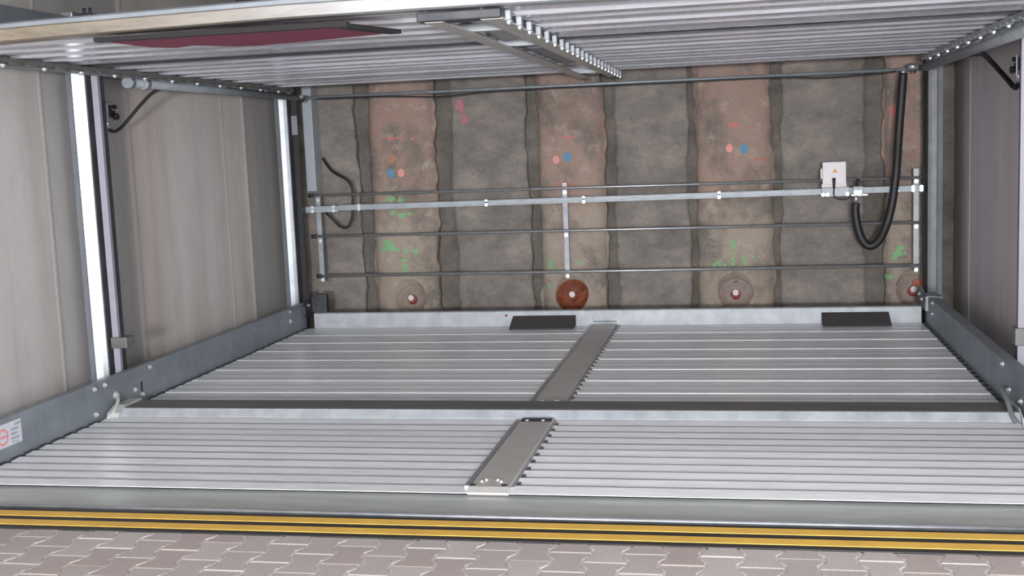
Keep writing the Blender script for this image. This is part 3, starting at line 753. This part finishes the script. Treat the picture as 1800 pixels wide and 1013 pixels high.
mb = MB(); mb.tube(smooth_path([(.928, 9.9, .962), (.923, 9.9, .90), (.938, 9.9, .775), (.975, 9.9, .66), (1.035, 9.9, .605), (1.105, 9.885, .65), (1.163, 9.86, .78), (1.208, 9.855, .965), (1.240, 9.86, 1.22), (1.262, 9.9, 1.493), (1.281, 9.9, 1.766), (1.298, 9.9, 2.0)], 8), .034, 16); finish('hose', mb, M['hose'], t)
mb = MB(); mb.tube([(1.298, 9.9, 1.99), (1.299, 9.9, 2.02)], .022, 12); o = finish('ferrule', mb, M['bolt'], t); o['label'] = 'shiny ferrule'

# black cable at the left of the back wall
mb = MB(); mb.tube(smooth_path([(-3.79, 10.24, 1.50), (-3.70, 10.19, 1.395), (-3.61, 10.13, 1.345), (-3.52, 10.11, 1.295), (-3.472, 10.10, 1.215), (-3.475, 10.10, 1.08), (-3.49, 10.10, .95), (-3.535, 10.10, .87), (-3.60, 10.10, .87), (-3.68, 10.10, .945), (-3.73, 10.05, 1.02)], 8), .012, 10)
tag(finish('hanging_cable', mb, M['hose'], origin=(-3.55, 10.1, 1.0)), 'black cable looping over the rear tube near the grey duct', 'cable', 'loose black cables')
# grey duct on the back wall
mb = MB(); mb.box(-3.935, -3.845, 10.18, 10.345, 1.20, 2.9, .004)
tag(finish('cable_duct', mb, M['duct'], origin=(-3.89, 10.25, 1.2)), 'grey vertical cable duct on the rear wall by the left corner', 'cable duct')

# limit switches with their cables
def limit_switch(x, y, z, sg, lab):
    t = thing('limit_switch', (x, y, z), lab, 'switch', 'limit switches on the side walls')
    X = lambda d: x+sg*d
    mb = MB(); mb.box(*sorted((X(.0), X(.012))), y-.05, y+.05, z-.055, z+.07); finish('mounting_plate', mb, M['darkmetal'], t)
    mb = MB(); mb.box(*sorted((X(.012), X(.05))), y-.03, y+.035, z-.035, z+.045, .005); finish('switch_body', mb, M['black'], t)
    mb = MB(); mb.box(*sorted((X(.05), X(.062))), y-.045, y-.03, z-.075, z+.06, .002); finish('arm', mb, M['bright'], t)
    mb = MB(); mb.tube([(X(.045), y+.06, z-.03), (X(.075), y+.06, z-.03)], .022, 14); mb.tube([(X(.04), y+.07, z+.035), (X(.06), y+.07, z+.035)], .014, 12); mb.box(*sorted((X(.03), X(.05))), y+.02, y+.075, z-.012, z+.01); finish('roller', mb, M['black'], t)
    mb = MB(); mb.tube([(X(.045), y-.035, z-.05), (X(.045), y-.03, z-.105)], .014, 10); finish('cable_gland', mb, M['bolt'], t)
    return t
limit_switch(-4.2, 7.20, 1.88, 1, 'small black limit switch with bright arm on the left wall')
mb = MB(); mb.tube(smooth_path([(-4.155, 7.185, 1.760), (-4.13, 7.215, 1.75), (-4.10, 7.25, 1.775), (-4.06, 7.30, 1.84), (-4.0, 7.36, 1.93), (-3.95, 7.42, 2.0), (-3.90, 7.46, 2.035)], 6), .011, 10)
tag(finish('hanging_cable', mb, M['hose'], origin=(-4.05, 7.3, 1.8)), 'black cable hanging from the lifting tube to the left wall switch', 'cable', 'loose black cables')
limit_switch(1.78, 7.95, 1.93, -1, 'dark limit switch on the right wall at the picture edge')
mb = MB(); mb.tube(smooth_path([(1.735, 7.925, 1.80), (1.73, 7.99, 1.785), (1.715, 8.10, 1.835), (1.69, 8.22, 1.90), (1.65, 8.30, 1.97), (1.60, 8.35, 2.03), (1.52, 8.38, 2.03)], 6), .017, 10)
tag(finish('hanging_cable', mb, M['hose'], origin=(1.7, 8.1, 1.8)), 'black cable drooping from the upper platform towards the right wall', 'cable', 'loose black cables')

# rod and slack cable behind the upper platform
mb = MB(); mb.tube([(-3.86, 9.98, 2.046), (1.40, 9.98, 2.03)], .014, 12)
for x in (-3.84, 1.36): mb.tube([(x-.02, 9.98, 2.04), (x+.02, 9.98, 2.04)], .024, 12)
tag(finish('tie_rod', mb, M['shaft'], origin=(-1.2, 9.98, 2.04)), 'thin steel rod across the bay behind the upper platform edge', 'rod')
zr = lambda x: 2.046-.016*(x+3.86)/5.26
mb = MB(); mb.tube(smooth_path([(-3.7, 9.958, zr(-3.7)-.016), (-3.2, 9.958, zr(-3.2)-.018), (-2.9, 9.958, zr(-2.9)-.03), (-2.55, 9.958, zr(-2.55)-.045), (-2.2, 9.958, zr(-2.2)-.025), (-1.6, 9.958, zr(-1.6)-.017), (-.5, 9.958, zr(-.5)-.016), (.3, 9.958, zr(.3)-.016), (.65, 9.958, zr(.65)-.035), (.95, 9.958, zr(.95)-.03), (1.25, 9.958, zr(1.25)-.014)], 6), .006, 8)
tag(finish('hanging_cable', mb, M['hose'], origin=(-1.2, 9.96, 2.03)), 'thin dark cable sagging along the rod behind the upper platform', 'cable', 'loose black cables')
# corner fittings under the rear corners of the upper platform
t = thing('corner_mount', (-3.83, 9.9, 2.03), 'small black rubber foot under the left rear corner of upper platform', 'fitting')
mb = MB(); mb.box(-3.86, -3.80, 9.86, 9.94, 2.036, 2.066, .004); finish('mount', mb, M['beam'], t)
mb = MB(); mb.tube([(-3.83, 9.9, 2.038), (-3.83, 9.9, 2.005)], [.034, .016], 12); finish('buffer', mb, M['black'], t)
t = thing('corner_mount', (1.39, 9.9, 2.04), 'shiny fitting with black tip under the right rear corner of upper platform', 'fitting')
mb = MB(); mb.tube([(1.33, 9.88, 2.045), (1.41, 9.88, 2.045)], .028, 14); finish('coupling', mb, M['bright'], t)
mb = MB(); mb.tube([(1.41, 9.88, 2.04), (1.452, 9.88, 2.037)], .018, 12); mb.tube([(1.385, 9.88, 2.03), (1.385, 9.88, 1.995)], [.016, .010], 10); finish('tip', mb, M['black'], t)
# dark pipe high on the back wall
mb = MB(); mb.box(-4.15, -3.45, 10.18, 10.33, 2.915, 3.0, .006)
tag(finish('wall_bracket', mb, M['darkmetal'], origin=(-3.8, 10.25, 2.95)), 'dark steel bracket high on the rear wall above the upper platform', 'bracket')

# ------------------------------------------------------------------ light
W = bpy.data.worlds.new('World'); SC.world = W; W.use_nodes = True
bg = W.node_tree.nodes['Background']; bg.inputs['Color'].default_value = (.96, .97, 1.0, 1); bg.inputs['Strength'].default_value = 5.4
def area(name, loc, target, size, energy, col, sy=None):
    L = bpy.data.lights.new(name, 'AREA'); L.energy = energy; L.color = col; L.size = size
    if sy: L.shape = 'RECTANGLE'; L.size_y = sy
    o = bpy.data.objects.new(name, L); COL.objects.link(o); o.location = loc
    o.rotation_euler = (Vector(target)-Vector(loc)).to_track_quat('-Z', 'Y').to_euler(); return o
area('front_fill', (.4, -6., 1.6), (-.9, 8, 1.0), 1., 1200, (1, .975, .97), .5)  # unseen fill light added to even out brightness into the bay

area('camera_flash', (.05, -.05, 1.70), (.1, 8, 1.0), .08, 80, (1, .98, 1.0), .05)

# ------------------------------------------------------------------ camera
cam = bpy.data.cameras.new('Camera'); co = bpy.data.objects.new('Camera', cam); COL.objects.link(co); SC.camera = co
f, yaw, pitch, roll = 2035.05, .197923, -.122779, -.040644
cam.sensor_width = 36; cam.lens = f/1800*36; cam.clip_start = .05
fw = Vector((-math.sin(yaw)*math.cos(pitch), math.cos(yaw)*math.cos(pitch), math.sin(pitch)))
rt = Vector((math.cos(yaw), math.sin(yaw), 0)); up = rt.cross(fw)
r_ = rt*math.cos(roll)+up*math.sin(roll); u_ = up*math.cos(roll)-rt*math.sin(roll)
mx = Matrix((r_, u_, -fw)).transposed().to_4x4(); mx.translation = Vector((0, 0, 1.55)); co.matrix_world = mx
SC.view_settings.view_transform = 'Standard'; SC.view_settings.look = 'None'; SC.view_settings.gamma = 1
SC.view_settings.use_curve_mapping = False; SC.view_settings.exposure = 0.15
